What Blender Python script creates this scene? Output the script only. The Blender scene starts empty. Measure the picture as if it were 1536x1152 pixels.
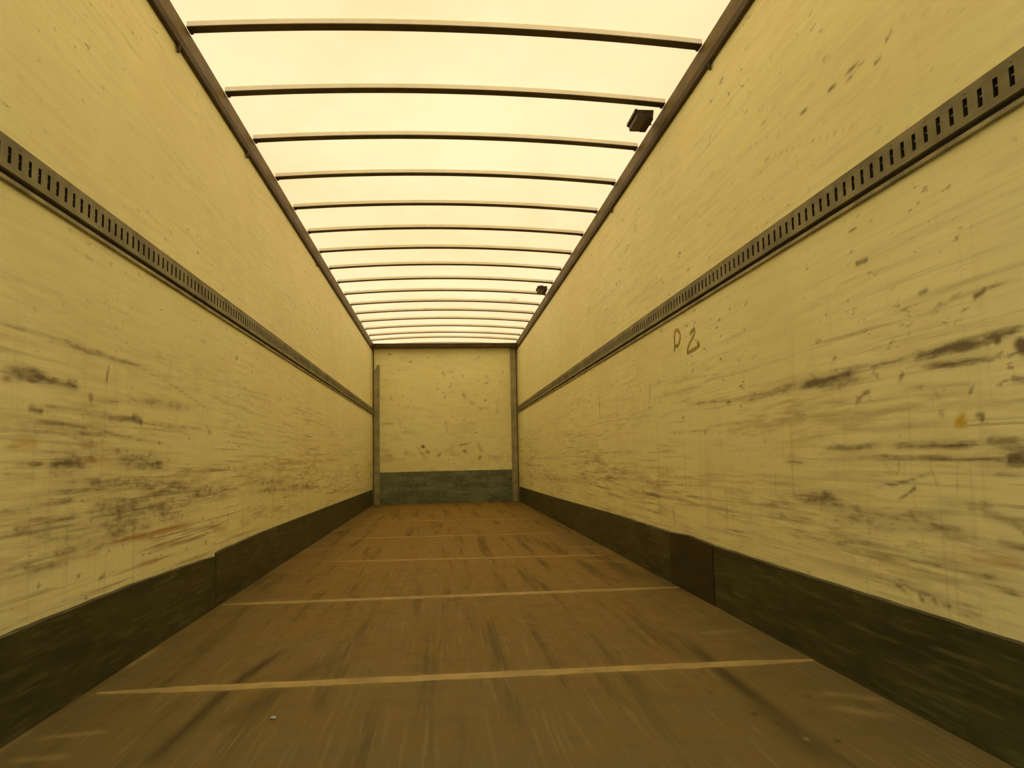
import bpy, bmesh, math, random
import numpy as np
from mathutils import Matrix, Vector

random.seed(7)
rng = np.random.default_rng(7)
sc = bpy.context.scene
COL = sc.collection

# ------------------------------------------------------------------ camera
cam_data = bpy.data.cameras.new('camera')
cam_data.sensor_width = 36.0
cam_data.lens = 1112.3 / 1536.0 * 36.0
cam_data.clip_start = 0.02
cam = bpy.data.objects.new('camera', cam_data)
COL.objects.link(cam)
RT = Vector((0.99545708, -0.09315479, -0.01968212))
UP = Vector((0.01020373, -0.1011517, 0.99481869))
FW = Vector((0.09466301, 0.99050014, 0.09974165))
M = Matrix((RT, UP, -FW)).transposed().to_4x4()
M.translation = Vector((-0.06997, 0.0, 0.71802))
cam.matrix_world = M
sc.camera = cam

# ------------------------------------------------------------------ sky and exposure
SKY_TOP = 1.86          # overcast sky overhead
SKY_LOW = 0.50          # yard, buildings and trees round the trailer
w = bpy.data.worlds.new('overcast_sky')
sc.world = w
w.use_nodes = True
nt = w.node_tree
nt.nodes.clear()
tc = nt.nodes.new('ShaderNodeTexCoord')
sep = nt.nodes.new('ShaderNodeSeparateXYZ')
ramp = nt.nodes.new('ShaderNodeValToRGB')
bg = nt.nodes.new('ShaderNodeBackground')
wo = nt.nodes.new('ShaderNodeOutputWorld')
nt.links.new(tc.outputs['Generated'], sep.inputs[0])
nt.links.new(sep.outputs['Z'], ramp.inputs[0])
ramp.color_ramp.elements[0].position = 0.22
ramp.color_ramp.elements[0].color = (SKY_LOW * .90, SKY_LOW, SKY_LOW * 1.02, 1)
ramp.color_ramp.elements[1].position = 0.45
ramp.color_ramp.elements[1].color = (SKY_TOP * .97, SKY_TOP, SKY_TOP * 1.0, 1)
nt.links.new(ramp.outputs[0], bg.inputs[0])
nt.links.new(bg.outputs[0], wo.inputs[0])

sc.view_settings.view_transform = 'Standard'
sc.view_settings.look = 'None'
sc.view_settings.gamma = 1.0
sc.view_settings.use_curve_mapping = False
sc.view_settings.exposure = 0.0
sc.cycles.max_bounces = 12
sc.cycles.diffuse_bounces = 8
sc.cycles.use_denoising = True

# ------------------------------------------------------------------ measures (metres)
HW = 1.225              # half the inner width
YR, YF = -1.0, 12.5     # open rear end, far end wall
YE = 13.0               # outer front skin, a hand's breadth behind the end wall
ZW = 2.60               # top of the wall lining
ZB = 2.71               # underside of the roof bows at their ends
CAMBER = 0.05

RIGHT_DIRT = [
  ([(2.722,0.566),(2.474,0.55),(2.229,0.53)], 0.05, 0.5),
  ([(2.346,0.539),(2.026,0.526),(1.733,0.513)], 0.035, 0.6),
  ([(2.908,0.478),(2.529,0.482)], 0.03, 0.4),
  ([(2.235,0.485),(1.884,0.507),(1.69,0.498)], 0.03, 0.5),
  ([(2.741,0.415),(2.36,0.42),(2.104,0.409)], 0.02, 0.45),
  ([(1.875,0.577),(1.637,0.583)], 0.03, 0.4),
  ([(2.018,0.338),(1.852,0.328),(1.709,0.334)], 0.012, 0.7),
  ([(2.078,0.35),(1.901,0.357)], 0.01, 0.6),
  ([(1.961,0.32),(1.95,0.313)], 0.014, 0.8),
  ([(1.905,0.327),(1.895,0.32)], 0.014, 0.8),
  ([(1.851,0.331),(1.843,0.316)], 0.012, 0.7),
  ([(1.792,0.411),(1.588,0.387)], 0.014, 0.6),
  ([(3.191,0.957),(2.848,0.957),(2.423,0.974)], 0.03, 0.5),
  ([(3.541,0.854),(2.99,0.852)], 0.012, 0.4),
  ([(4.198,0.844),(3.368,0.831)], 0.012, 0.3),
  ([(2.3,1.263),(2.004,1.252)], 0.008, 0.35),
  ([(1.901,1.075),(1.689,1.102),(1.519,1.094)], 0.01, 0.4),
  ([(3.701,0.355),(3.048,0.385),(2.543,0.365)], 0.015, 0.4),
  ([(2.682,0.892),(2.226,0.88)], 0.014, 0.4),
  ([(1.852,0.895),(1.817,0.848)], 0.01, 0.4),
  ([(3.825,0.983),(2.977,0.949),(2.569,0.956)], 0.02, 0.45),
  ([(2.595,0.954),(2.38,0.96),(2.141,0.97)], 0.035, 0.95),
  ([(2.519,0.956),(2.298,0.936),(2.144,0.943)], 0.03, 0.7),
  ([(2.141,0.97),(1.913,0.975)], 0.015, 0.8),
  ([(1.929,0.968),(1.777,0.973),(1.636,0.972)], 0.03, 0.95),
  ([(1.888,0.948),(1.769,0.936),(1.629,0.931)], 0.018, 0.8),
  ([(1.657,0.977),(1.52,0.985)], 0.018, 0.85),
  ([(1.828,0.986),(1.519,0.991)], 0.012, 0.6),
  ([(1.535,0.953),(1.525,0.936)], 0.03, 0.8),
  ([(1.952,0.892),(1.669,0.876)], 0.012, 0.5),
  ([(1.563,0.876),(1.533,0.87)], 0.015, 0.6),
  ([(2.425,0.732),(2.066,0.732)], 0.018, 0.6),
  ([(2.066,0.73),(1.857,0.732),(1.675,0.727)], 0.02, 0.8),
  ([(2.43,0.691),(2.173,0.7),(1.975,0.699)], 0.02, 0.5),
  ([(2.069,0.699),(1.784,0.695),(1.553,0.692)], 0.01, 0.9),
  ([(1.642,0.731),(1.55,0.721)], 0.04, 0.6),
  ([(1.594,0.695),(1.553,0.692)], 0.03, 0.9),
  ([(1.65,0.657),(1.557,0.659)], 0.012, 0.5),
  ([(2.645,0.545),(2.495,0.567),(2.342,0.568)], 0.05, 0.6),
  ([(2.966,0.515),(2.672,0.534)], 0.02, 0.45),
  ([(2.436,0.5),(2.092,0.511),(1.755,0.527)], 0.05, 0.45),
  ([(2.193,0.529),(1.935,0.538),(1.775,0.558)], 0.04, 0.4),
  ([(1.682,0.565),(1.57,0.543)], 0.03, 0.5),
  ([(2.379,0.433),(2.067,0.442)], 0.025, 0.3),
  ([(2.103,0.419),(1.792,0.416),(1.585,0.412)], 0.015, 0.4),
  ([(1.647,0.503),(1.575,0.496)], 0.02, 0.5),
  ([(2.455,0.343),(2.112,0.341),(1.85,0.343)], 0.01, 0.4),
  ([(2.079,0.342),(2.014,0.316)], 0.012, 0.5),
  ([(1.96,0.329),(1.904,0.329)], 0.012, 0.5),
  ([(1.804,0.307),(1.722,0.317)], 0.012, 0.5),
  ([(1.866,0.32),(1.853,0.314)], 0.012, 0.4),
  ([(2.148,0.609),(1.983,0.632),(1.866,0.66)], 0.008, 0.7),
  ([(2.036,0.576),(1.987,0.595),(1.937,0.619)], 0.008, 0.6),
  ([(2.015,0.699),(2.013,0.663),(2.034,0.644)], 0.006, 0.5),
  ([(1.876,0.692),(1.874,0.656)], 0.006, 0.4),
  ([(1.772,0.692),(1.777,0.608)], 0.006, 0.4),
  ([(1.866,0.657),(1.854,0.625)], 0.008, 0.5),
  ([(2.808,0.652),(2.815,0.549)], 0.006, 0.25),
  ([(2.212,0.37),(2.212,0.275)], 0.006, 0.4),
  ([(2.546,0.734),(2.542,0.691)], 0.006, 0.3),
  ([(2.734,0.691),(2.553,0.677)], 0.02, 0.35),
  ([(2.153,1.913),(2.102,1.914),(2.04,1.906)], 0.01, 0.85),
  ([(2.151,1.896),(2.112,1.893)], 0.008, 0.6),
  ([(1.992,1.87),(1.961,1.873)], 0.01, 0.9),
  ([(1.93,1.905),(1.904,1.913)], 0.01, 0.9),
  ([(1.975,1.921),(1.958,1.921)], 0.007, 0.5),
  ([(1.771,1.875),(1.743,1.874)], 0.01, 0.6),
  ([(2.252,1.915),(2.21,1.913)], 0.012, 0.8),
  ([(2.272,2.036),(2.229,2.028)], 0.01, 0.4),
  ([(2.464,1.936),(2.392,1.923)], 0.01, 0.7),
  ([(2.763,2.037),(2.713,2.039)], 0.01, 0.55),
  ([(2.587,2.159),(2.564,2.162)], 0.01, 0.5),
  ([(2.633,1.923),(2.619,1.941)], 0.008, 0.5),
  ([(2.745,1.882),(2.721,1.878)], 0.014, 0.6),
  ([(3.341,2.043),(3.271,2.042)], 0.01, 0.6),
  ([(3.092,1.918),(3.061,1.921)], 0.01, 0.45),
  ([(3.185,1.743),(3.122,1.745)], 0.01, 0.4),
  ([(2.793,1.902),(2.124,1.733),(1.796,1.731)], 0.004, 0.35),
  ([(3.366,2.207),(3.312,2.203)], 0.008, 0.35),
  ([(3.596,1.923),(3.515,1.931)], 0.012, 0.35),
  ([(2.156,1.301),(2.101,1.299)], 0.015, 0.85),
  ([(2.193,1.413),(2.139,1.415)], 0.01, 0.55),
  ([(1.993,0.651),(1.982,0.692)], 0.01, 0.2),
  ([(1.865,1.143),(1.837,1.144)], 0.016, 0.6),
  ([(1.663,1.086),(1.63,1.095)], 0.012, 0.9),
  ([(1.742,1.103),(1.712,1.105)], 0.01, 0.6),
  ([(1.802,1.092),(1.788,1.098)], 0.01, 0.4),
  ([(2.329,1.024),(2.316,1.027)], 0.014, 0.6),
  ([(1.98,0.921),(1.966,0.931)], 0.016, 0.7),
  ([(2.164,0.896),(2.138,0.898)], 0.018, 0.6),
  ([(2.208,0.87),(2.183,0.885)], 0.018, 0.5),
  ([(1.821,0.813),(1.811,0.811)], 0.016, 0.6),
  ([(1.689,0.8),(1.667,0.797),(1.672,0.788)], 0.012, 0.7),
  ([(1.705,0.858),(1.692,0.873)], 0.012, 0.6),
  ([(1.604,0.971),(1.595,0.973)], 0.016, 0.9),
  ([(1.989,1.111),(1.71,1.124)], 0.01, 0.3),
  ([(2.992,0.83),(2.803,0.835)], 0.014, 0.35),
  ([(2.633,0.853),(2.531,0.857)], 0.012, 0.4),
  ([(6.029,1.201),(5.997,1.067)], 0.03, 0.55),
  ([(4.503,1.158),(4.536,1.023)], 0.03, 0.4),
  ([(7.522,1.325),(7.54,1.209)], 0.02, 0.3),
  ([(8.809,1.327),(8.831,1.2)], 0.02, 0.35),
  ([(4.435,0.59),(4.395,0.373)], 0.025, 0.3),
  ([(4.131,0.41),(4.118,0.33)], 0.02, 0.45),
  ([(6.614,0.75),(4.796,0.747)], 0.02, 0.3),
  ([(10.617,0.451),(6.082,0.498)], 0.06, 0.3),
  ([(11.414,0.709),(7.305,0.716)], 0.03, 0.3),
  ([(8.452,0.334),(7.976,0.368)], 0.05, 0.3),
]
RIGHT_RUST = [
  ([(1.759,0.785),(1.738,0.798)], 0.02, 1),
  ([(1.75,0.782),(1.732,0.784)], 0.018, 1),
  ([(1.813,0.45),(1.58,0.454)], 0.03, 0.35),
]
LEFT_DIRT = [
  ([(2.15,.40),(2.6,.47),(3.3,.50)], .05, .5),
  ([(2.9,.63),(3.6,.60),(4.4,.56)], .08, .45),
  ([(2.3,.665),(2.8,.655),(3.3,.64)], .05, .5),
  ([(2.35,.52),(2.9,.545),(3.7,.55)], .14, .45),
  ([(2.05,.60),(2.5,.62)], .03, .45),
  ([(2.2,.76),(2.7,.765),(3.4,.74)], .05, .4),
  ([(2.05,.86),(2.6,.84),(3.3,.80)], .02, .4),
  ([(4.6,.60),(5.8,.58)], .07, .4),
  ([(2.042,1.098),(2.238,1.105),(2.521,1.113)], 0.012, 0.5),
  ([(2.239,1.095),(2.523,1.098),(3.088,1.098)], 0.02, 0.45),
  ([(2.052,0.979),(2.212,0.985),(2.323,0.968)], 0.03, 0.9),
  ([(2.115,0.965),(2.323,0.972),(2.487,0.974)], 0.02, 0.8),
  ([(2.414,0.975),(2.457,0.973)], 0.03, 0.95),
  ([(2.054,0.956),(2.18,0.966)], 0.02, 0.7),
  ([(2.255,0.897),(2.538,0.905)], 0.012, 0.5),
  ([(2.472,0.894),(2.738,0.885),(3.003,0.894)], 0.025, 0.6),
  ([(2.908,0.895),(2.984,0.888)], 0.03, 0.95),
  ([(2.909,0.885),(3.785,0.887)], 0.012, 0.5),
  ([(2.203,0.886),(2.263,0.88)], 0.018, 0.7),
  ([(2.582,0.934),(2.788,0.946)], 0.025, 0.4),
  ([(2.844,0.96),(3.581,0.981)], 0.035, 0.5),
  ([(2.675,1.014),(2.687,1.064)], 0.012, 0.85),
  ([(2.687,1.059),(2.695,1.1)], 0.01, 0.3),
  ([(5.97,1.786),(5.959,2.021)], 0.012, 0.4),
  ([(2.7,1.231),(2.703,1.196)], 0.01, 0.3),
  ([(2.562,0.948),(2.568,0.938)], 0.03, 0.6),
  ([(2.065,0.827),(2.374,0.817),(2.689,0.832)], 0.02, 0.35),
  ([(2.568,0.816),(2.594,0.784)], 0.012, 0.5),
  ([(2.374,0.819),(2.742,0.829)], 0.03, 0.4),
  ([(2.313,0.726),(2.422,0.73),(2.561,0.725)], 0.035, 0.95),
  ([(2.322,0.746),(2.646,0.742)], 0.03, 0.5),
  ([(2.723,0.74),(2.951,0.735),(3.262,0.72)], 0.05, 0.7),
  ([(2.891,0.723),(3.082,0.713)], 0.03, 0.6),
  ([(2.289,0.698),(2.601,0.691)], 0.02, 0.45),
  ([(2.075,0.702),(2.271,0.694)], 0.02, 0.35),
  ([(2.135,0.722),(2.305,0.73)], 0.02, 0.5),
  ([(3.516,0.613),(3.912,0.602)], 0.02, 0.4),
  ([(2.519,0.581),(2.874,0.569),(3.523,0.514)], 0.1, 0.55),
  ([(2.657,0.605),(3.35,0.582)], 0.06, 0.35),
  ([(2.087,0.566),(2.282,0.562),(2.612,0.553)], 0.03, 0.45),
  ([(2.088,0.549),(2.399,0.509),(2.822,0.502)], 0.03, 0.4),
  ([(2.289,0.473),(2.62,0.454),(3.208,0.441)], 0.03, 0.5),
  ([(2.097,0.445),(2.366,0.444)], 0.03, 0.3),
  ([(2.677,0.341),(2.707,0.345)], 0.02, 0.6),
  ([(4.561,0.555),(5.473,0.535),(7.223,0.487)], 0.06, 0.45),
  ([(3.696,0.708),(4.71,0.678)], 0.05, 0.3),
  ([(7.634,0.406),(11.599,0.28)], 0.04, 0.25),
  ([(2.804,1.103),(3.236,1.07),(3.832,0.985)], 0.008, 0.4),
  ([(4.536,0.956),(4.635,0.86)], 0.02, 0.25),
  ([(3.784,0.903),(3.85,0.873)], 0.02, 0.5),
  ([(4.963,0.739),(5.058,0.695)], 0.02, 0.3),
]
LEFT_RUST = [
  ([(2.093,0.779),(2.264,0.79)], 0.022, 0.9),
  ([(2.502,0.787),(2.643,0.785)], 0.02, 0.6),
  ([(2.485,0.736),(2.75,0.733)], 0.02, 0.5),
  ([(4.708,0.707),(8.715,0.738)], 0.03, 0.45),
  ([(2.745,0.451),(3.069,0.449),(3.618,0.447)], 0.022, 0.8),
  ([(2.366,0.444),(2.67,0.43)], 0.02, 0.5),
  ([(3.868,0.442),(3.949,0.386),(4.161,0.373)], 0.03, 0.7),
  ([(2.981,0.338),(3.215,0.338)], 0.02, 0.6),
  ([(2.148,0.561),(2.282,0.568)], 0.02, 0.3),
]
BACK_DIRT = [
  ([(-0.393,0.952),(-0.382,0.941)], 0.05, 0.95),
  ([(-0.317,0.851),(-0.295,0.84)], 0.04, 0.8),
  ([(-0.14,0.781),(-0.107,0.814)], 0.04, 0.7),
  ([(0.294,0.851),(0.328,0.839)], 0.05, 0.7),
  ([(-0.048,2.181),(-0.026,2.136)], 0.05, 0.45),
  ([(0.542,0.947),(0.585,0.857)], 0.06, 0.5),
  ([(0.549,0.723),(0.572,0.768)], 0.05, 0.4),
  ([(0.429,1.667),(0.462,1.655)], 0.05, 0.5),
  ([(0.296,1.827),(0.317,1.747)], 0.05, 0.4),
  ([(0.574,1.575),(0.72,1.573)], 0.05, 0.35),
  ([(-1.041,1.34),(-0.876,1.327)], 0.04, 0.35),
  ([(-0.481,0.943),(-0.329,0.719)], 0.05, 0.3),
  ([(-0.767,1.17),(-0.546,1.188)], 0.04, 0.25),
  ([(-0.012,1.336),(0.019,1.179)], 0.05, 0.3),
  ([(0.229,0.952),(0.408,0.994)], 0.04, 0.4),
  ([(0.684,2.129),(0.706,2.095)], 0.05, 0.3),
  ([(0.855,1.515),(0.881,1.707)], 0.04, 0.25),
]
WRITING = [[(3.998, 1.293), (3.983, 1.32), (3.98, 1.369), (3.964, 1.4), (3.929, 1.402), (3.891, 1.381), (3.883, 1.358), (3.897, 1.336), (3.926, 1.317), (3.979, 1.318)], [(3.721, 1.34), (3.699, 1.352), (3.655, 1.358), (3.658, 1.334), (3.697, 1.315), (3.733, 1.298), (3.764, 1.278), (3.774, 1.254), (3.719, 1.255), (3.638, 1.259), (3.595, 1.268), (3.621, 1.288)]]
FLOOR_DIRT = [
  ([(-0.688,3.019),(-0.763,2.529),(-0.773,2.037)], 0.039, 1),
  ([(-0.768,2.282),(-0.788,1.928)], 0.052, 0.75),
  ([(-0.479,2.885),(-0.686,2.189)], 0.078, 0.45),
  ([(0.871,2.901),(0.842,2.306),(0.85,1.933)], 0.0455, 0.75),
  ([(0.836,2.241),(0.812,1.698)], 0.078, 0.525),
  ([(1.023,2.533),(1.016,2.518)], 0.015, 0.9),
  ([(0.783,2.071),(0.781,2.06)], 0.015, 0.9),
  ([(0.698,2.118),(0.698,2.112)], 0.01, 0.9),
  ([(0.906,1.85),(0.903,1.842)], 0.015, 0.9),
  ([(0.815,1.987),(0.82,1.981)], 0.012, 0.8),
  ([(0.731,2.27),(0.73,2.257)], 0.012, 0.6),
  ([(1.003,2.195),(1,2.177)], 0.012, 0.6),
  ([(-0.238,9.967),(-0.177,9.945)], 0.06, 0.5),
  ([(-0.619,9.756),(-0.494,9.825)], 0.08, 0.4),
  ([(0.232,7.525),(0.265,7.515)], 0.06, 0.8),
  ([(-1.063,10.922),(-0.928,11.01)], 0.08, 0.6),
  ([(-0.025,9.02),(0.073,9.188)], 0.06, 0.5),
]
FLOOR_PALE = [
  ([(-1.205,1.95),(-1.2,2.25)], .02, .6),
  ([(-1.205,2.85),(-1.195,3.15)], .03, .8),
  ([(-1.16,2.56),(1.2,2.552)], .08, .55),
  ([(-1.2,4.02),(1.2,4.034)], .09, .45),
  ([(-.9,5.56),(1.1,5.44)], .10, .4),
  ([(-1.16,4.03),(-.4,4.03)], .14, .4),
  ([(-1.144,2.169),(-1.004,2.197)], 0.03, 0.7),
  ([(-1.117,2.023),(-1.027,2.031)], 0.04, 0.5),
  ([(0.985,2.993),(1.137,3.024)], 0.05, 0.5),
  ([(1.068,2.204),(1.174,2.137)], 0.05, 0.6),
  ([(1.039,2.076),(1.124,1.992)], 0.05, 0.5),
  ([(1.001,6.001),(1.188,5.86)], 0.08, 0.6),
  ([(0.974,5.205),(1.116,5.102)], 0.1, 0.5),
  ([(0.268,3.379),(0.333,3.299)], 0.03, 0.4),
  ([(-0.337,4.385),(-0.325,4.498)], 0.03, 0.5),
  ([(0.838,1.878),(0.836,1.87)], 0.012, 1),
]
ROOF_MARKS = [
  ([(.53, 5.55), (.53, 5.72)], .012, .35), ([(.47, 5.45), (.48, 5.5)], .015, .3), ([(.9, 8.95), (.92, 9.1)], .03, .5),
  ([(.87, 9.3), (.88, 9.5)], .03, .5), ([(.15, 3.28), (.16, 3.3)], .012, .3), ([(-.45, 5.9), (-.44, 5.93)], .012, .3),
  ([(.7, 10.3), (.72, 10.4)], .03, .4), ([(.28, 5.95), (.29, 5.98)], .012, .3), ([(.83, 4.4), (.84, 4.42)], .012, .3),
]

# ------------------------------------------------------------------ helpers
def obj(name, bm, mat, parent=None, smooth=False):
    me = bpy.data.meshes.new(name)
    bm.to_mesh(me)
    bm.free()
    if smooth:
        for p in me.polygons:
            p.use_smooth = True
    o = bpy.data.objects.new(name, me)
    COL.objects.link(o)
    if mat:
        me.materials.append(mat)
    if parent:
        o.parent = parent
    return o

def tag(o, label, cat, group=None):
    o['label'] = label
    o['category'] = cat
    if group:
        o['group'] = group
    return o

def struct(o):
    o['kind'] = 'structure'
    return o

def thing(name, label, cat, loc=(0, 0, 0), group=None):
    o = bpy.data.objects.new(name, None)
    o.empty_display_size = 0.1
    COL.objects.link(o)
    o.location = loc
    return tag(o, label, cat, group)

def box(bm, x0, x1, y0, y1, z0, z1):
    v = [bm.verts.new((x, y, z)) for x in (x0, x1) for y in (y0, y1) for z in (z0, z1)]
    for f in ((0, 1, 3, 2), (4, 6, 7, 5), (0, 4, 5, 1), (2, 3, 7, 6), (0, 2, 6, 4), (1, 5, 7, 3)):
        bm.faces.new([v[i] for i in f])

def fix(bm):
    bmesh.ops.recalc_face_normals(bm, faces=bm.faces[:])
    return bm

def bevel(bm, w, seg=2):
    bmesh.ops.bevel(bm, geom=bm.edges[:], offset=w, segments=seg, affect='EDGES', profile=.5)
    return bm

def extrude_profile(bm, prof, y0, y1, n=1):
    """closed (x,z) profile swept along y, capped"""
    rows = []
    for i in range(n + 1):
        y = y0 + (y1 - y0) * i / n
        rows.append([bm.verts.new((x, y, z)) for x, z in prof])
    k = len(prof)
    for a, b in zip(rows[:-1], rows[1:]):
        for j in range(k):
            bm.faces.new((a[j], a[(j + 1) % k], b[(j + 1) % k], b[j]))
    bm.faces.new(rows[0][::-1])
    bm.faces.new(rows[-1])

# ------------------------------------------------------------------ node helpers
class NT:
    def __init__(s, name):
        s.m = bpy.data.materials.new(name)
        s.m.use_nodes = True
        s.t = s.m.node_tree
        s.t.nodes.clear()
        s.out = s.t.nodes.new('ShaderNodeOutputMaterial')
        s.co = s.t.nodes.new('ShaderNodeTexCoord').outputs['Object']
    def link(s, a, b):
        s.t.links.new(a, b)
    def put(s, sock, v):
        if isinstance(v, bpy.types.NodeSocket):
            s.link(v, sock)
        elif v is not None:
            sock.default_value = v
    def scaled(s, sx, sy, sz, off=(0, 0, 0)):
        n = s.t.nodes.new('ShaderNodeMapping')
        n.inputs['Scale'].default_value = (sx, sy, sz)
        n.inputs['Location'].default_value = off
        s.link(s.co, n.inputs['Vector'])
        return n.outputs[0]
    def noise(s, vec, scale=1.0, detail=4.0, rough=.55):
        n = s.t.nodes.new('ShaderNodeTexNoise')
        s.link(vec, n.inputs['Vector'])
        n.inputs['Scale'].default_value = scale
        n.inputs['Detail'].default_value = detail
        n.inputs['Roughness'].default_value = rough
        return n.outputs['Fac']
    def rng(s, v, a, b, c=0.0, d=1.0):
        n = s.t.nodes.new('ShaderNodeMapRange')
        n.clamp = True
        s.put(n.inputs['Value'], v)
        for k, x in zip(('From Min', 'From Max', 'To Min', 'To Max'), (a, b, c, d)):
            n.inputs[k].default_value = x
        return n.outputs[0]
    def math(s, op, a, b=None):
        n = s.t.nodes.new('ShaderNodeMath')
        n.operation = op
        s.put(n.inputs[0], a)
        s.put(n.inputs[1], b)
        return n.outputs[0]
    def mix(s, fac, a, b):
        n = s.t.nodes.new('ShaderNodeMix')
        n.data_type = 'RGBA'
        s.put(n.inputs['Factor'], fac)
        s.put(n.inputs['A'] if False else n.inputs[6], a)
        s.put(n.inputs[7], b)
        return n.outputs[2]
    def attr(s, name):
        n = s.t.nodes.new('ShaderNodeAttribute')
        n.attribute_name = name
        return n.outputs['Fac']
    def axis(s, k):
        n = s.t.nodes.new('ShaderNodeSeparateXYZ')
        s.link(s.co, n.inputs[0])
        return n.outputs[k]
    def bsdf(s, color, rough=.6, metal=0.0, bump=None, strength=.2, dist=.003, spec=.3):
        n = s.t.nodes.new('ShaderNodeBsdfPrincipled')
        s.put(n.inputs['Base Color'], color)
        s.put(n.inputs['Roughness'], rough)
        s.put(n.inputs['Metallic'], metal)
        n.inputs['Specular IOR Level'].default_value = spec
        if bump is not None:
            b = s.t.nodes.new('ShaderNodeBump')
            b.inputs['Strength'].default_value = strength
            b.inputs['Distance'].default_value = dist
            s.link(bump, b.inputs['Height'])
            s.link(b.outputs[0], n.inputs['Normal'])
        s.link(n.outputs[0], s.out.inputs[0])
        return s.m

def rgb(*c):
    return (c[0], c[1], c[2], 1.0)

# ------------------------------------------------------------------ materials
def mat_wall(name, seed, side):
    """yellowed white plywood lining with scuffs running along the trailer"""
    s = NT(name)
    o = (seed, seed * 1.7, seed * .6)
    if side:
        fine = s.noise(s.scaled(1, 2.2, 26, o), 1.6, 6, .65)
        wide = s.noise(s.scaled(1, .45, 5, o), 1.5, 4, .6)
        hair = s.noise(s.scaled(1, 3.0, 120, o), 1.0, 3, .6)
        speck = s.noise(s.scaled(1, 14, 34, o), 1.0, 3, .6)
        diag = None
    else:
        fine = s.noise(s.scaled(3, 1, 9, o), 1.6, 6, .65)
        wide = s.noise(s.scaled(1.2, 1, 2.2, o), 1.5, 4, .6)
        hair = s.noise(s.scaled(4, 1, 40, o), 1.0, 3, .6)
        speck = s.noise(s.scaled(9, 1, 14, o), 1.0, 3, .6)
    blotch = s.noise(s.scaled(1, 1, 1, o), 1.1, 4, .6)
    z = s.axis(2)
    low = s.rng(z, 1.35, .45)                      # loads scrape the lower lining
    low = s.math('MULTIPLY', low, s.rng(z, .28, .48, .45, 1))
    base = s.mix(s.rng(blotch, .35, .65), rgb(.83, .785, .385), rgb(.90, .870, .455))
    base = s.mix(s.math('MULTIPLY', s.rng(fine, .42, .68), .27), base, rgb(.62, .54, .25))
    base = s.mix(s.math('MULTIPLY', s.rng(hair, .54, .72), .15), base, rgb(.93, .87, .52))
    # loose grime, mostly low down
    g = s.math('MULTIPLY', s.rng(wide, .47, .72), s.rng(fine, .40, .62))
    g = s.math('MULTIPLY', g, s.rng(low, 0, 1, .10, .92))
    base = s.mix(g, base, rgb(.34, .245, .105))
    if side:                                       # long thin drag lines
        ln = s.noise(s.scaled(1, .9, 46, o), 1.0, 5, .65)
        lg = s.math('MULTIPLY', s.math('MULTIPLY', s.rng(ln, .545, .65), s.rng(low, 0, 1, .12, .85)), s.rng(blotch, .40, .58, .25, 1))
        base = s.mix(lg, base, rgb(.25, .178, .10))
        dr = s.noise(s.scaled(1, 26, 1.6, o), 1.0, 4, .6)
        vd = s.math('MULTIPLY', s.math('MULTIPLY', s.rng(dr, .56, .70), .27), s.rng(low, 0, 1, .15, 1))
        base = s.mix(vd, base, rgb(.40, .30, .13))
    sp = s.math('MULTIPLY', s.rng(speck, .64, .71), s.rng(blotch, .42, .6, .15, .7))
    base = s.mix(sp, base, rgb(.24, .19, .10))
    # the particular scuffs of this wall
    d = s.attr('dirt')
    rag = s.math('ADD', s.math('MULTIPLY', fine, .55), s.math('MULTIPLY', speck, .45))
    rag = s.math('MULTIPLY', s.math('SUBTRACT', rag, .5), 2.6)
    d2 = s.rng(s.math('ADD', d, rag), .12, .95)
    d2 = s.math('MULTIPLY', d2, s.rng(d, .03, .28, 0, .92))
    d2 = s.math('MAXIMUM', d2, s.math('MULTIPLY', d, .55))
    base = s.mix(d2, base, rgb(.15, .105, .060))
    r = s.math('MULTIPLY', s.attr('rust'), s.rng(fine, .35, .58, .3, 1.0))
    base = s.mix(r, base, rgb(.50, .27, .06))
    base = s.mix(s.attr('paint'), base, rgb(.62, .42, .02))
    bump = s.math('ADD', fine, s.math('MULTIPLY', blotch, .6))
    return s.bsdf(base, .55, 0, bump, .10, .004, .15)

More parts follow.
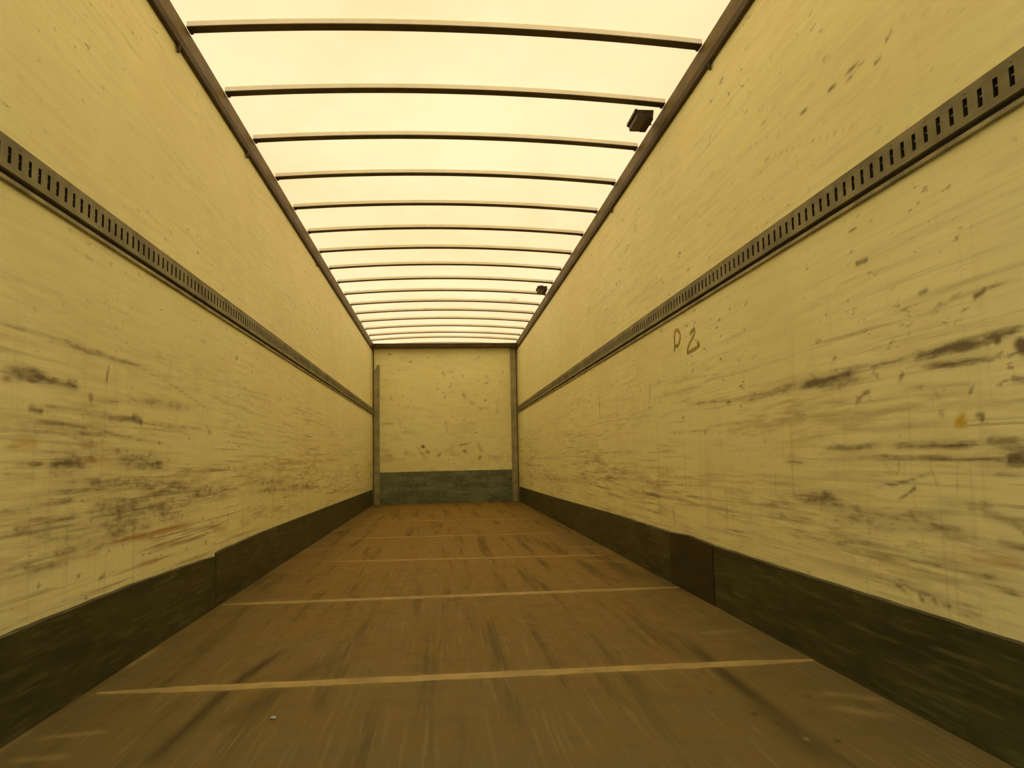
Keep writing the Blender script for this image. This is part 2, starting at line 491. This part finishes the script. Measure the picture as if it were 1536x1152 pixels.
def mat_floor():
    s = NT('worn_floor_boards')
    long_ = s.noise(s.scaled(9, .55, 1), 1.0, 5, .62)
    hair = s.noise(s.scaled(70, 2.2, 1), 1.0, 4, .6)
    diag = NT.scaled(s, 1, 1, 1)
    patch = s.noise(diag, 2.3, 5, .62)
    grain = s.noise(diag, 60, 3, .7)
    cross = s.noise(s.scaled(2, 7, 1, (3, 4, 0)), 1.0, 5, .65)
    base = s.mix(s.rng(patch, .36, .64), rgb(.200, .132, .024), rgb(.268, .166, .026))
    base = s.mix(s.math('MULTIPLY', s.rng(long_, .44, .62), .75), base, rgb(.255, .175, .058))
    base = s.mix(s.math('MULTIPLY', s.rng(cross, .48, .66), .6), base, rgb(.29, .145, .022))
    base = s.mix(s.math('MULTIPLY', s.rng(long_, .46, .32), .75), base, rgb(.085, .062, .020))
    base = s.mix(s.math('MULTIPLY', s.rng(hair, .53, .70), .6), base, rgb(.29, .21, .075))
    base = s.mix(s.math('MULTIPLY', s.rng(grain, .60, .72), .30), base, rgb(.07, .05, .016))
    y = s.axis(1)
    mott = s.noise(diag, 11, 5, .7)
    base = s.mix(s.math('MULTIPLY', s.rng(mott, .54, .66), .5), base, rgb(.33, .175, .030))
    base = s.mix(s.math('MULTIPLY', s.rng(mott, .46, .36), .45), base, rgb(.10, .082, .030))
    x = s.axis(0)
    edge = s.math('MULTIPLY', s.rng(s.math('ABSOLUTE', x), .72, 1.1), s.rng(patch, .35, .6, .1, .55))
    base = s.mix(edge, base, rgb(.105, .092, .030))    # darker and greener towards the side edges
    far = s.rng(y, 1.8, 5.5)                      # paints the greyer, dimmer light of the rear end into the near floor
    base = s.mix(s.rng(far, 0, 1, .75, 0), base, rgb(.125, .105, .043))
    base = s.mix(s.math('MULTIPLY', s.rng(hair, .54, .68), .35), base, rgb(.25, .19, .08))
    base = s.mix(s.math('MULTIPLY', s.rng(long_, .44, .34), .35), base, rgb(.075, .060, .022))
    base = s.mix(s.math('MULTIPLY', s.attr('dirt'), s.rng(hair, .3, .6, .5, .95)), base, rgb(.040, .030, .010))
    base = s.mix(s.math('MULTIPLY', s.attr('pale'), s.rng(cross, .35, .6, .1, .8)), base, rgb(.36, .27, .105))
    return s.bsdf(base, s.rng(patch, .3, .7, .55, .75), 0, s.math('ADD', hair, grain), .15, .002, .06)

def mat_kick(name, base, seed, pale=.35):
    s = NT(name)
    o = (seed, seed * 2.1, seed)
    a = s.noise(s.scaled(3, 2.5, 9, o), 1.0, 5, .62)
    h = s.noise(s.scaled(20, 4, 60, o), 1.0, 4, .6)
    c = rgb(*base)
    dk = rgb(*[x * .6 for x in base])
    lt = rgb(base[0] * 1.9, base[1] * 1.95, base[2] * 2.1)
    col = s.mix(s.rng(a, .40, .60), dk, c)
    col = s.mix(s.math('MULTIPLY', s.rng(h, .52, .70), pale), col, lt)
    return s.bsdf(col, .5, 0, h, .15, .002, .18)

def mat_metal(name, c, rough=.45, metal=.5, var=.25, seed=0, streak=True):
    s = NT(name)
    o = (seed, seed * 2.1, seed)
    a = s.noise(s.scaled(8, 5, 8, o), 1.0, 5, .6)
    dk = rgb(*[x * (1 - var) for x in c])
    lt = rgb(*[min(1, x * (1 + var)) for x in c])
    return s.bsdf(s.mix(s.rng(a, .35, .65), dk, lt), rough, metal, spec=.15)

def mat_roof():
    """glass fibre roof skin: white, gone yellow, lets daylight through"""
    s = NT('translucent_roof_skin')
    a = s.noise(s.scaled(.9, .5, 1, (1.3, 0, 0)), 1.0, 3, .5)
    f = s.noise(s.scaled(1, 1, 1), 7.0, 4, .6)
    fac = s.math('ADD', s.math('MULTIPLY', a, .8), s.math('MULTIPLY', f, .2))
    tcol = s.mix(s.rng(fac, .32, .66), rgb(.88, .600, .315), rgb(.97, .705, .415))
    dirt = s.math('MULTIPLY', s.attr('dirt'), .8)
    tcol = s.mix(dirt, tcol, rgb(.30, .2, .07))
    tr = s.t.nodes.new('ShaderNodeBsdfTranslucent')
    s.link(tcol, tr.inputs[0])
    df = s.t.nodes.new('ShaderNodeBsdfDiffuse')
    df.inputs[0].default_value = rgb(.70, .60, .30)
    mx = s.t.nodes.new('ShaderNodeMixShader')
    mx.inputs[0].default_value = .22
    s.link(tr.outputs[0], mx.inputs[1])
    s.link(df.outputs[0], mx.inputs[2])
    s.link(mx.outputs[0], s.out.inputs[0])
    return s.m

M_WL = mat_wall('left_wall_lining', 3.1, True)
M_WR = mat_wall('right_wall_lining', 8.4, True)
M_WB = mat_wall('end_wall_lining', 5.7, False)
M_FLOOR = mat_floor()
M_JOINT = mat_metal('pale_floor_joint', (.35, .265, .095), .6, 0, .22, 4)
M_JOINT2 = mat_metal('worn_floor_joint', (.315, .225, .060), .6, 0, .22, 5)
M_KICK = mat_kick('dark_kick_board', (.070, .068, .0225), 1.0, .75)
M_KICK2 = mat_kick('dark_brown_kick_board', (.044, .036, .0105), 6.0, .4)
M_KICKB = mat_kick('grey_green_kick_board', (.195, .220, .125), 2.5, .5)
M_RAIL = mat_metal('dull_grey_track_metal', (.225, .205, .105), .55, .2, .30, 2)
M_HOLE = mat_metal('dark_track_pocket', (.028, .024, .011), .8, 0, .2, 9)
M_LIP = mat_metal('worn_track_lip', (.30, .27, .14), .5, .2, .40, 7)
M_HEAD = mat_metal('brown_painted_roof_rail', (.155, .112, .034), .55, 0, .2, 3)
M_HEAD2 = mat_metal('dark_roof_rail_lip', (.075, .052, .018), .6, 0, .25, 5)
M_BOW = mat_metal('dark_roof_bow_paint', (.075, .054, .021), .5, 0, .15, 6)
M_PALE = mat_metal('pale_bow_packing', (.95, .92, .74), .6, 0, .06, 6)
M_POST = mat_metal('galvanised_corner_post', (.36, .33, .18), .5, .2, .2, 8)
M_ROOF = mat_roof()
M_BOX = mat_metal('brown_plastic_box', (.085, .058, .036), .4, 0, .15, 1)
M_BOXD = mat_metal('dark_box_side', (.035, .028, .018), .5, 0, .15, 2)
M_INK = mat_metal('faded_marker', (.40, .31, .10), .8, 0, .25, 3)
M_CHIP = mat_metal('blue_grey_chip', (.30, .34, .32), .5, 0, .2, 3)
M_WHITE = mat_metal('weathered_outer_skin', (.6, .6, .58), .5, 0, .05, 3)

# ------------------------------------------------------------------ lined surfaces: fine sheets that carry the scuffs as attributes
def raster(U, V, strokes):
    """strokes in metres on the sheet -> strength at each grid point"""
    A = np.zeros(U.shape)
    for pts, width, st in strokes:
        s = width * .55
        best = np.full(U.shape, 1e9)
        p = np.array(pts, float)
        lo = p.min(0) - 4 * width
        hi = p.max(0) + 4 * width
        m = (U > lo[0]) & (U < hi[0]) & (V > lo[1]) & (V < hi[1])
        if not m.any():
            continue
        u, v = U[m], V[m]
        d = np.full(u.shape, 1e9)
        s_at = np.zeros(u.shape)
        run = 0.0
        for a, b in zip(p[:-1], p[1:]):
            ab = b - a
            t = np.clip(((u - a[0]) * ab[0] + (v - a[1]) * ab[1]) / max(ab @ ab, 1e-9), 0, 1)
            dd = np.hypot(u - a[0] - t * ab[0], v - a[1] - t * ab[1])
            near = dd < d
            s_at[near] = (run + t * np.hypot(*ab))[near]
            d = np.minimum(d, dd)
            run += np.hypot(*ab)
        g = st * np.exp(-(d / s) ** 2)
        if run > 5 * width:                          # drags thin out towards their ends
            g = g * np.sqrt(np.clip(np.minimum(s_at, run - s_at) / (.22 * run), .12, 1))
        A[m] = np.maximum(A[m], g)
    return A

def sheet(name, mat, us, vs, to_xyz, attrs, back=None, flip=False):
    U, V = np.meshgrid(us, vs, indexing='ij')
    P = to_xyz(U, V)
    nu, nv = U.shape
    idx = np.arange(nu * nv).reshape(nu, nv)
    q = np.stack([idx[:-1, :-1], idx[1:, :-1], idx[1:, 1:], idx[:-1, 1:]], -1).reshape(-1, 4)
    if flip:
        q = q[:, ::-1]
    co = P.reshape(-1, 3)
    n0 = len(co)
    if back is not None:                             # solid board behind the face
        ring = np.concatenate([idx[:, 0], idx[-1, 1:], idx[-2::-1, -1], idx[0, -2:0:-1]])
        off = np.array(back)
        co = np.concatenate([co, co[ring] + off])
        k = len(ring)
        r2 = np.arange(k) + n0
        nx = np.roll(np.arange(k), -1)
        sq = np.stack([ring, r2, r2[nx], ring[nx]], -1)
        if flip:
            sq = sq[:, ::-1]
        q = np.concatenate([q, sq])
        corners = [0, nu - 1, nu - 1 + nv - 1, 2 * (nu - 1) + nv - 1]
    me = bpy.data.meshes.new(name)
    me.vertices.add(len(co))
    me.vertices.foreach_set('co', co.ravel().astype(np.float32))
    loops = q.ravel()
    starts = np.arange(len(q)) * 4
    if back is not None:                             # one big polygon closes the back
        capl = r2 if flip else r2[::-1]
        starts = np.append(starts, len(loops))
        loops = np.concatenate([loops, capl])
    me.loops.add(len(loops))
    me.loops.foreach_set('vertex_index', loops.astype(np.int32))
    me.polygons.add(len(starts))
    me.polygons.foreach_set('loop_start', starts.astype(np.int32))
    me.update(calc_edges=True)
    for an, arr in attrs.items():
        full = np.zeros(len(co), np.float32)
        full[:n0] = arr.ravel()
        me.attributes.new(an, 'FLOAT', 'POINT').data.foreach_set('value', full)
    me.materials.append(mat)
    me.validate()
    o = bpy.data.objects.new(name, me)
    COL.objects.link(o)
    return struct(o)

def along(y0, y1, near, k, m0):
    ys = [y0]
    while ys[-1] < y1:
        y = ys[-1]
        ys.append(y + (.08 if y < near else max(m0, k * y)))
    ys[-1] = y1
    return np.array(ys)

YS = along(YR, YE, 1.35, .0038, .006)
ZS = np.concatenate([np.arange(0, 1.7, .009), np.arange(1.7, ZW, .012), [ZW]])

def wall(name, mat, x, dirt, rust, paint):
    U, V = np.meshgrid(YS, ZS, indexing='ij')
    s = 1 if x > 0 else -1
    return sheet(name, mat, YS, ZS, lambda U, V: np.stack([np.full(U.shape, x), U, V], -1),
                 {'dirt': raster(U, V, dirt), 'rust': raster(U, V, rust), 'paint': raster(U, V, paint)},
                 back=(.035 * s, 0, 0), flip=(x > 0))

wall_left = wall('wall_left', M_WL, -HW, LEFT_DIRT, LEFT_RUST, [])
wall_right = wall('wall_right', M_WR, HW, RIGHT_DIRT, RIGHT_RUST[2:], RIGHT_RUST[:2])

XS = np.linspace(-HW, HW, 160)
ZB_ = np.linspace(0, 2.665, 180)
U, V = np.meshgrid(XS, ZB_, indexing='ij')
sheet('wall_back', M_WB, XS, ZB_, lambda U, V: np.stack([U, np.full(U.shape, YF), V], -1),
      {'dirt': raster(U, V, BACK_DIRT), 'rust': np.zeros(U.shape), 'paint': np.zeros(U.shape)}, back=(0, .04, 0))

XF = np.linspace(-HW, HW, 240)
YFL = along(YR, YF, 1.35, .004, .008)
U, V = np.meshgrid(XF, YFL, indexing='ij')
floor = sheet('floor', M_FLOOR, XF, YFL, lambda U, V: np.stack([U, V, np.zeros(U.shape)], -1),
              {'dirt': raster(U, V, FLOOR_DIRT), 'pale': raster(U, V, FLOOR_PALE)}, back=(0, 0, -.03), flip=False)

# pale filler strips in the joints between the floor boards
for k, (xl, yl, xr, yr, wd, hgt) in enumerate((
        (-1.17, 2.560, 1.205, 2.551, .066, .0016), (-1.20, 4.018, 1.21, 4.034, .070, .0016),
        (-.90, 5.56, 1.10, 5.44, .075, .0016), (-.98, 7.17, 1.11, 7.12, .06, .0014), (-.92, 9.05, 1.00, 8.90, .06, .0014))):
    bm = bmesh.new()
    n = 60
    rows = []
    for i in range(n + 1):
        t = i / n
        x = xl + (xr - xl) * t
        y = yl + (yr - yl) * t
        a = wd * .5 * (.88 + .24 * random.random()) * (min(1, .35 + 6 * t) * min(1, .35 + 6 * (1 - t)))
        b = wd * .5 * (.88 + .24 * random.random()) * (min(1, .35 + 6 * t) * min(1, .35 + 6 * (1 - t)))
        rows.append([bm.verts.new(p) for p in ((x, y - a, -.004), (x, y - a, hgt * .6), (x, y - a * .4, hgt), (x, y + b * .4, hgt), (x, y + b, hgt * .6), (x, y + b, -.004))])
    for A, B in zip(rows[:-1], rows[1:]):
        for j in range(5):
            bm.faces.new((A[j], A[j + 1], B[j + 1], B[j]))
    bm.faces.new(rows[0]); bm.faces.new(rows[-1][::-1])
    fix(bm)
    obj('joint_strip', bm, M_JOINT if k < 2 else M_JOINT2, floor)

# ------------------------------------------------------------------ roof skin
XR = np.linspace(-HW - .028, HW + .028, 41)
YRS = np.linspace(YR, YE + .002, 281)
ZE = ZB + .030
def roof_z(x):
    return ZE + CAMBER * (1 - (x / HW) ** 2)
U, V = np.meshgrid(XR, YRS, indexing='ij')
ROOF_DIRT = [([(.62, 7.9), (.64, 8.0)], .05, .0)]
roof = sheet('ceiling', M_ROOF, XR, YRS, lambda U, V: np.stack([U, V, roof_z(U)], -1),
             {'dirt': raster(U, V, ROOF_MARKS)}, flip=True)

# ------------------------------------------------------------------ roof bows
BOWS = [3.362, 3.967, 4.563, 5.183, 5.815, 6.438, 7.055, 7.675, 8.283, 8.885, 9.495, 10.08, 10.68, 11.285, 11.88, 12.36]
ORD = ['nearest', 'second', 'third', 'fourth', 'fifth', 'sixth', 'seventh', 'eighth', 'ninth', 'tenth', 'eleventh',
       'twelfth', 'thirteenth', 'fourteenth', 'fifteenth', 'farthest']
def bow_mesh(t0, t1, d):
    bm = bmesh.new()
    n = 40
    L = HW - .009
    prof = ((-d, t1), (-d, t0 + .001), (-d + .001, t0), (d - .001, t0), (d, t0 + .001), (d, t1))
    rows = []
    for i in range(n + 1):
        x = -L + 2 * L * i / n
        z0 = CAMBER * (1 - (x / HW) ** 2)
        rows.append([bm.verts.new((x, y, z0 + z)) for y, z in prof])
    k = len(prof)
    for A, B in zip(rows[:-1], rows[1:]):
        for j in range(k):
            bm.faces.new((A[j], A[(j + 1) % k], B[(j + 1) % k], B[j]))
    bm.faces.new(rows[0]); bm.faces.new(rows[-1][::-1])
    return fix(bm)
def bracket_mesh(s):
    """little foot that ties the end of a bow to the roof rail"""
    bm = bmesh.new()
    x0, x1 = sorted((s * (HW - .0105), s * (HW - .026)))
    box(bm, x0, x1, -.029, .029, -.0035, -.0003)
    bevel(bm, .001, 1)
    return fix(bm)
bow0 = None
for k, y in enumerate(BOWS):
    if k in (0, 15):
        lab = ('nearest curved metal roof bow under the bright roof' if k == 0 else
               'farthest curved metal roof bow, just before the end wall beam')
    else:
        lab = '%s curved metal roof bow counting from the near end' % ORD[k]
    if bow0 is None:
        bow0 = thing('roof_bow', lab, 'roof bow', (0, y, ZB), 'bows under the translucent roof')
        parts = [obj('bow_bar', bow_mesh(0, .005, .027), M_BOW, bow0), obj('packing_strip', bow_mesh(.0052, .0295, .0262), M_PALE, bow0),
                 obj('end_bracket', bracket_mesh(-1), M_HEAD2, bow0), obj('end_bracket', bracket_mesh(1), M_HEAD2, bow0)]
    else:
        r = bow0.copy()
        r.location = (0, y, ZB)
        r['label'] = lab
        COL.objects.link(r)
        for p in parts:
            c = p.copy()
            c.parent = r
            COL.objects.link(c)

# ------------------------------------------------------------------ roof rails along the tops of the walls
for s, side in ((-1, 'left'), (1, 'right')):
    t = thing('roof_rail', 'long brown metal rail along the top of the %s wall' % side, 'rail', (s * HW, 0, 2.565), 'rails along the wall tops')
    P = lambda l: [(-s * u, z - 2.565) for u, z in l]
    bm = bmesh.new()
    extrude_profile(bm, P([(.0005, 2.612), (.012, 2.612), (.011, 2.655), (.008, 2.7085), (-.022, 2.7085), (-.022, 2.7395), (-.033, 2.7395), (-.033, ZW + .002), (.0005, ZW + .002)]), YR, YE - .002, 60)
    obj('rail_web', fix(bm), M_HEAD, t)
    bm = bmesh.new()
    extrude_profile(bm, P([(.0005, 2.567), (.017, 2.567), (.021, 2.571), (.021, 2.608), (.017, 2.612), (.0005, 2.612)]), YR, YE - .002, 60)
    obj('rail_lip', fix(bm), M_HEAD2, t)
    for y in ((3.24, 4.40, 6.9) if s < 0 else (3.25, 5.3)):
        bm = bmesh.new()
        box(bm, -s * .012 - .006, -s * .012 + .006, y - .010, y + .010, -.034, .004)
        for v in bm.verts:
            if v.co.z < 0:
                v.co.y = y + (v.co.y - y) * .35 - .004
        bevel(bm, .001, 1)
        obj('hook_tab', fix(bm), M_HEAD2, t)

# beam across the far end, on top of the end wall
bm = bmesh.new()
box(bm, -HW + .0215, HW - .0215, YF - .13, YF - .0005, 2.592, 2.662)
bevel(bm, .004, 2)
beam = tag(thing('end_beam', 'dark metal beam across the top of the far end wall', 'beam', (0, 0, 0)), 'dark metal beam across the top of the far end wall', 'beam')
obj('beam_box', fix(bm), M_HEAD2, beam)
bm = bmesh.new()
box(bm, -HW + .0215, HW - .0215, YF - .112, YF + .03, 2.6625, 2.668)
obj('cover_strip', fix(bm), M_HEAD, beam)

# outer front skin behind the end wall
bm = bmesh.new()
box(bm, -HW - .035, HW + .035, YE + .003, YE + .03, 0, 2.79)
struct(obj('wall_front', fix(bm), M_WHITE))

# ------------------------------------------------------------------ corner posts at the far end
def post(x0, x1, z1, notch, label):
    t = thing('corner_post', label, 'corner post', ((x0 + x1) / 2, YF, 0), 'posts in the far corners')
    cx = (x0 + x1) / 2
    s = -1 if cx < 0 else 1
    w_ = x1 - x0
    bm = bmesh.new()                                 # face plate on the end wall, top corner cut off
    a, b = -w_ / 2, w_ / 2
    prof = [(a, .001), (b, .001), (b, z1), (a, z1)]
    if notch:
        prof = [(a, .001), (b, .001), (b, z1), (a + .05, z1 - .01), (a + .012, z1 - .09), (a, z1 - .12)]
    f = [bm.verts.new((x, -.024, z)) for x, z in prof]
    r = [bm.verts.new((x, -.0005, z)) for x, z in prof]
    bm.faces.new(f); bm.faces.new(r[::-1])
    for i in range(len(prof)):
        j = (i + 1) % len(prof)
        bm.faces.new((f[i], r[i], r[j], f[j]))
    fix(bm)
    obj('face_plate', bm, M_POST, t)
    bm = bmesh.new()                                 # raised bead on the inner edge
    e = -s * w_ / 2
    x_a, x_b = sorted((e, e + s * .016))
    box(bm, x_a, x_b, -.036, -.024, .001, z1 - .02)
    bevel(bm, .003, 2)
    obj('edge_bead', fix(bm), M_POST, t)
    bm = bmesh.new()                                 # dark strip standing in for the shadow gap in the corner
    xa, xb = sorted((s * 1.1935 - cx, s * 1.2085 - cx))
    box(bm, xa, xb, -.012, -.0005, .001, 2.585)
    obj('shadow_gap_strip', fix(bm), M_HEAD2, t)
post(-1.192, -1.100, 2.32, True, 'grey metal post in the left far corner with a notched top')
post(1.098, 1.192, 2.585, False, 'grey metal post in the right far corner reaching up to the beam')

# ------------------------------------------------------------------ slotted lashing tracks
def track_mesh(s):
    """slotted channel: front plate with a pair of pockets every 5 cm"""
    bm = bmesh.new()
    mats = []
    pitch = .05
    n = int(round((YF - .075 - YR) / pitch)) - 1
    zl = (1.508, 1.5275, 1.5535, 1.5575, 1.5725, 1.5975)
    u = .013
    cache = {}
    def V(dep, y, z):
        key = (round(dep, 4), round(y, 4), round(z, 4))
        if key not in cache:
            cache[key] = bm.verts.new((-s * dep, y, z))
        return cache[key]
    def Q(a, b, c, d, m=0):
        f = bm.faces.new((a, b, c, d))
        f.material_index = m
    for i in range(n):
        y0 = YR + i * pitch
        yl = (y0, y0 + .0172, y0 + .0328, y0 + pitch)
        for r in range(5):
            for c in range(3):
                z0, z1, ya, yb = zl[r], zl[r + 1], yl[c], yl[c + 1]
                if c == 1 and 1 <= r <= 3:
                    k = .0015
                    for yy, fl in ((ya, 1), (yb, 0)):
                        Q(V(u, yy, z0), V(u, yy, z1), V(k, yy, z1), V(k, yy, z0), 1)
                    if r == 1:
                        Q(V(u, ya, z0), V(u, yb, z0), V(k, yb, z0), V(k, ya, z0), 1)
                    if r == 3:
                        Q(V(u, ya, z1), V(u, yb, z1), V(k, yb, z1), V(k, ya, z1), 1)
                    Q(V(k, ya, z0), V(k, yb, z0), V(k, yb, z1), V(k, ya, z1), 1)
                    if r == 2:                       # thin bridge set back inside the slot
                        p = [bm.verts.new((-s * dd, yy, zz)) for dd in (.0045, .0075) for yy, zz in ((ya, z0), (yb, z0), (yb, z1), (ya, z1))]
                        for fi in ((4, 5, 6, 7), (0, 1, 5, 4), (3, 2, 6, 7), (0, 1, 2, 3)):
                            Q(*[p[n_] for n_ in fi])
                else:
                    Q(V(u, ya, z0), V(u, yb, z0), V(u, yb, z1), V(u, ya, z1))
        for c in range(3):
            ya, yb = yl[c], yl[c + 1]
            Q(V(u, ya, zl[5]), V(u, yb, zl[5]), V(.0005, yb, 1.601), V(.0005, ya, 1.601))
            Q(V(u, ya, zl[0]), V(u, yb, zl[0]), V(.004, yb, 1.506), V(.004, ya, 1.506))
            Q(V(.004, ya, 1.506), V(.004, yb, 1.506), V(.004, yb, 1.494), V(.004, ya, 1.494), 1)
            Q(V(.004, ya, 1.494), V(.004, yb, 1.494), V(.0005, yb, 1.494), V(.0005, ya, 1.494), 1)
            Q(V(.0005, ya, 1.494), V(.0005, yb, 1.494), V(.0005, yb, 1.601), V(.0005, ya, 1.601))
    # rivet heads along the upper edge
    y = YR + .075
    while y < YR + n * pitch - .05:
        bmesh.ops.create_uvsphere(bm, u_segments=6, v_segments=4, radius=.0048,
                                  matrix=Matrix.Translation((-s * u, y, 1.5865)) @ Matrix.Diagonal((.5, 1, 1, 1)))
        y += .15
    return fix(bm), YR + n * pitch
for s, side in ((-1, 'left'), (1, 'right')):
    t = thing('lashing_track', 'long slotted grey lashing track fixed along the %s wall' % side, 'lashing track', (s * HW, 0, 0), 'slotted tracks on the side walls')
    bm, y1 = track_mesh(s)
    o = obj('slotted_plate', bm, M_RAIL, t)
    o.data.materials.append(M_HOLE)
    bm = bmesh.new()
    prof = [(.0005, 1.479), (.006, 1.477), (.0110, 1.480), (.0110, 1.490), (.008, 1.4932), (.0005, 1.4932)]
    extrude_profile(bm, [(-s * u, z) for u, z in prof], YR, y1, 120)
    obj('lower_lip', fix(bm), M_LIP, t)
    bm = bmesh.new()                                 # solid end piece against the corner
    box(bm, *sorted((-s * .0005, -s * .013)), y1 + .0003, YF - .04, 1.48, 1.599)
    obj('end_piece', fix(bm), M_RAIL, t)

# ------------------------------------------------------------------ kick boards along the foot of the walls
def kick(s, y0, y1, tops, mat, label, thick=.014, bulge=.0, lean=.0):
    """tops: list of (y, height); wavy hand-cut top edge"""
    bm = bmesh.new()
    n = max(6, int((y1 - y0) / .06))
    rows = []
    ys_ = [a for a, _ in tops]
    hs_ = [b for _, b in tops]
    for i in range(n + 1):
        y = y0 + (y1 - y0) * i / n
        h = float(np.interp(y, ys_, hs_)) + random.uniform(-.0012, .0012)
        t = thick + bulge * math.sin(math.pi * i / n) + .0015 * math.sin(y * 3.1)
        rows.append([bm.verts.new((-s * u, y - y0 - (lean * max(0, z / h - .35) ** 1.5 if i == n else 0), z)) for u, z in
                     ((.0005, .001), (t, .001), (t, h * .33), (t, h * .66), (t, h - .003), (t - .003, h), (.0005, h))])
    for A, B in zip(rows[:-1], rows[1:]):
        for j in range(7):
            bm.faces.new((A[j], A[(j + 1) % 7], B[(j + 1) % 7], B[j]))
    bm.faces.new(rows[0]); bm.faces.new(rows[-1][::-1])
    o = obj('kick_board', fix(bm), mat)
    o.location = (s * HW, y0, 0)
    return tag(o, label, 'kick board', 'kick boards along the walls')
kick(-1, YR, 3.935, [(-1, .284), (2.9, .284), (3.6, .268), (3.93, .258)], M_KICK, 'near dark kick board at the foot of the left wall, up to the split seam', lean=.045)
kick(-1, 3.955, YF - .04, [(3.95, .270), (4.02, .277), (5, .284), (8, .272), (12.5, .25)], M_KICK, 'far dark kick board at the foot of the left wall, beyond the split seam', .012)
kick(1, YR, 3.497, [(-1, .284), (3.497, .285)], M_KICK, 'nearest dark kick board along the right wall, in front of the brown patch')
kick(1, 3.503, 4.165, [(3.5, .286), (3.7, .292), (3.9, .298), (4.1, .287), (4.165, .284)], M_KICK2, 'darker brown kick board patching the foot of the right wall', .017)
kick(1, 4.171, 8.262, [(4.17, .284), (5.4, .287), (8.26, .266)], M_KICK, 'dark kick board along the right wall, just beyond the brown patch')
kick(1, 8.275, YF - .04, [(8.27, .264), (12.5, .243)], M_KICK, 'farthest dark kick board along the right wall, touching the far corner', .012)
# tall grey-green board on the end wall, between the posts
bm = bmesh.new()
n = 40
rows = []
for i in range(n + 1):
    x = -1.097 + 2.192 * i / n
    h = .528 + .008 * i / n + random.uniform(-.002, .002)
    rows.append([bm.verts.new((x, YF + y, z)) for y, z in ((-.0005, .001), (-.016, .001), (-.016, h * .5), (-.016, h - .003), (-.013, h), (-.0005, h))])
for A, B in zip(rows[:-1], rows[1:]):
    for j in range(6):
        bm.faces.new((A[j], A[(j + 1) % 6], B[(j + 1) % 6], B[j]))
bm.faces.new(rows[0]); bm.faces.new(rows[-1][::-1])
tag(obj('kick_board', fix(bm), M_KICKB), 'tall grey green kick board across the foot of the far end wall', 'kick board')

# ------------------------------------------------------------------ small boxes hanging beside the right roof rail
def roof_box(y, label):
    t = thing('roof_box', label, 'fixture', (1.118, y, 2.66), 'boxes beside the right roof rail')
    bm = bmesh.new()
    box(bm, -.052, .052, -.10, .10, 0, .048)
    for v in bm.verts:
        if v.co.z < .01:
            v.co.x *= .90; v.co.y *= .94
    bevel(bm, .006, 3)
    obj('housing', fix(bm), M_BOX, t)
    bm = bmesh.new()
    box(bm, .012, .050, -.085, .085, -.006, .006)
    bevel(bm, .003, 2)
    obj('cover', fix(bm), M_BOXD, t)
    bm = bmesh.new()
    box(bm, -.060, -.046, -.098, .098, .030, .052)
    bevel(bm, .002, 1)
    obj('side_flange', fix(bm), M_BOXD, t)
    bm = bmesh.new()                                 # arm that reaches over to the rail and up to the skin
    pts = [(.02, .09, .044), (.05, .10, .056), (.075, .102, .058), (.094, .102, .052)]
    rows = []
    for x, yy, z in pts:
        rows.append([bm.verts.new((x + dx, yy + dy, z + dz)) for dx, dy, dz in ((0, -.004, -.004), (0, .004, -.004), (0, .004, .004), (0, -.004, .004))])
    for A, B in zip(rows[:-1], rows[1:]):
        for j in range(4):
            bm.faces.new((A[j], A[(j + 1) % 4], B[(j + 1) % 4], B[j]))
    bm.faces.new(rows[0]); bm.faces.new(rows[-1][::-1])
    obj('arm', fix(bm), M_BOXD, t)
    bm = bmesh.new()
    box(bm, -.02, .02, .02, .09, .046, .083)
    obj('mount_pad', fix(bm), M_BOXD, t)
    return t
roof_box(4.110, 'brown box fixture under the roof just beyond the second bow, beside the right rail')
roof_box(8.50, 'tiny dark box fixture under the roof beyond the ninth bow, beside the right rail')

# ------------------------------------------------------------------ faded letters written on the right wall
for pts in WRITING:
    bm = bmesh.new()
    P = [Vector((0, a, b)) for a, b in pts]
    L = []
    for i in range(len(P) - 1):                      # smooth the pen path
        p0 = P[max(i - 1, 0)]; p1 = P[i]; p2 = P[i + 1]; p3 = P[min(i + 2, len(P) - 1)]
        for q in range(6):
            t = q / 6
            L.append(.5 * ((2 * p1) + (p2 - p0) * t + (2 * p0 - 5 * p1 + 4 * p2 - p3) * t * t + (3 * p1 - p0 - 3 * p2 + p3) * t ** 3))
    L.append(P[-1])
    rows = []
    for i, p in enumerate(L):
        d = (L[min(i + 1, len(L) - 1)] - L[max(i - 1, 0)]).normalized()
        nrm = Vector((0, -d.z, d.y))
        w_ = .0105 * (.88 + .24 * random.random())
        rows.append([bm.verts.new((HW + dx, q.y, q.z)) for dx in (.001, -.0007) for q in ((p + nrm * w_, p - nrm * w_) if dx > 0 else (p - nrm * w_, p + nrm * w_))])
    for A, B in zip(rows[:-1], rows[1:]):
        for j in range(4):
            bm.faces.new((A[j], A[(j + 1) % 4], B[(j + 1) % 4], B[j]))
    bm.faces.new(rows[0]); bm.faces.new(rows[-1][::-1])
    o = obj('handwritten_letter', fix(bm), M_INK, wall_right)

# ------------------------------------------------------------------ a chip lying on the floor
bm = bmesh.new()
bmesh.ops.create_icosphere(bm, subdivisions=2, radius=.009, matrix=Matrix.Diagonal((1, .8, .45, 1)))
for v in bm.verts:
    v.co += Vector((random.uniform(-.0012, .0012), random.uniform(-.0012, .0012), random.uniform(-.0006, .0006)))
o = obj('stone_chip', fix(bm), M_CHIP)
o.location = (-.551, 2.228, .0042)
tag(o, 'small blue grey chip lying on the floor in front of the nearest joint', 'chip')
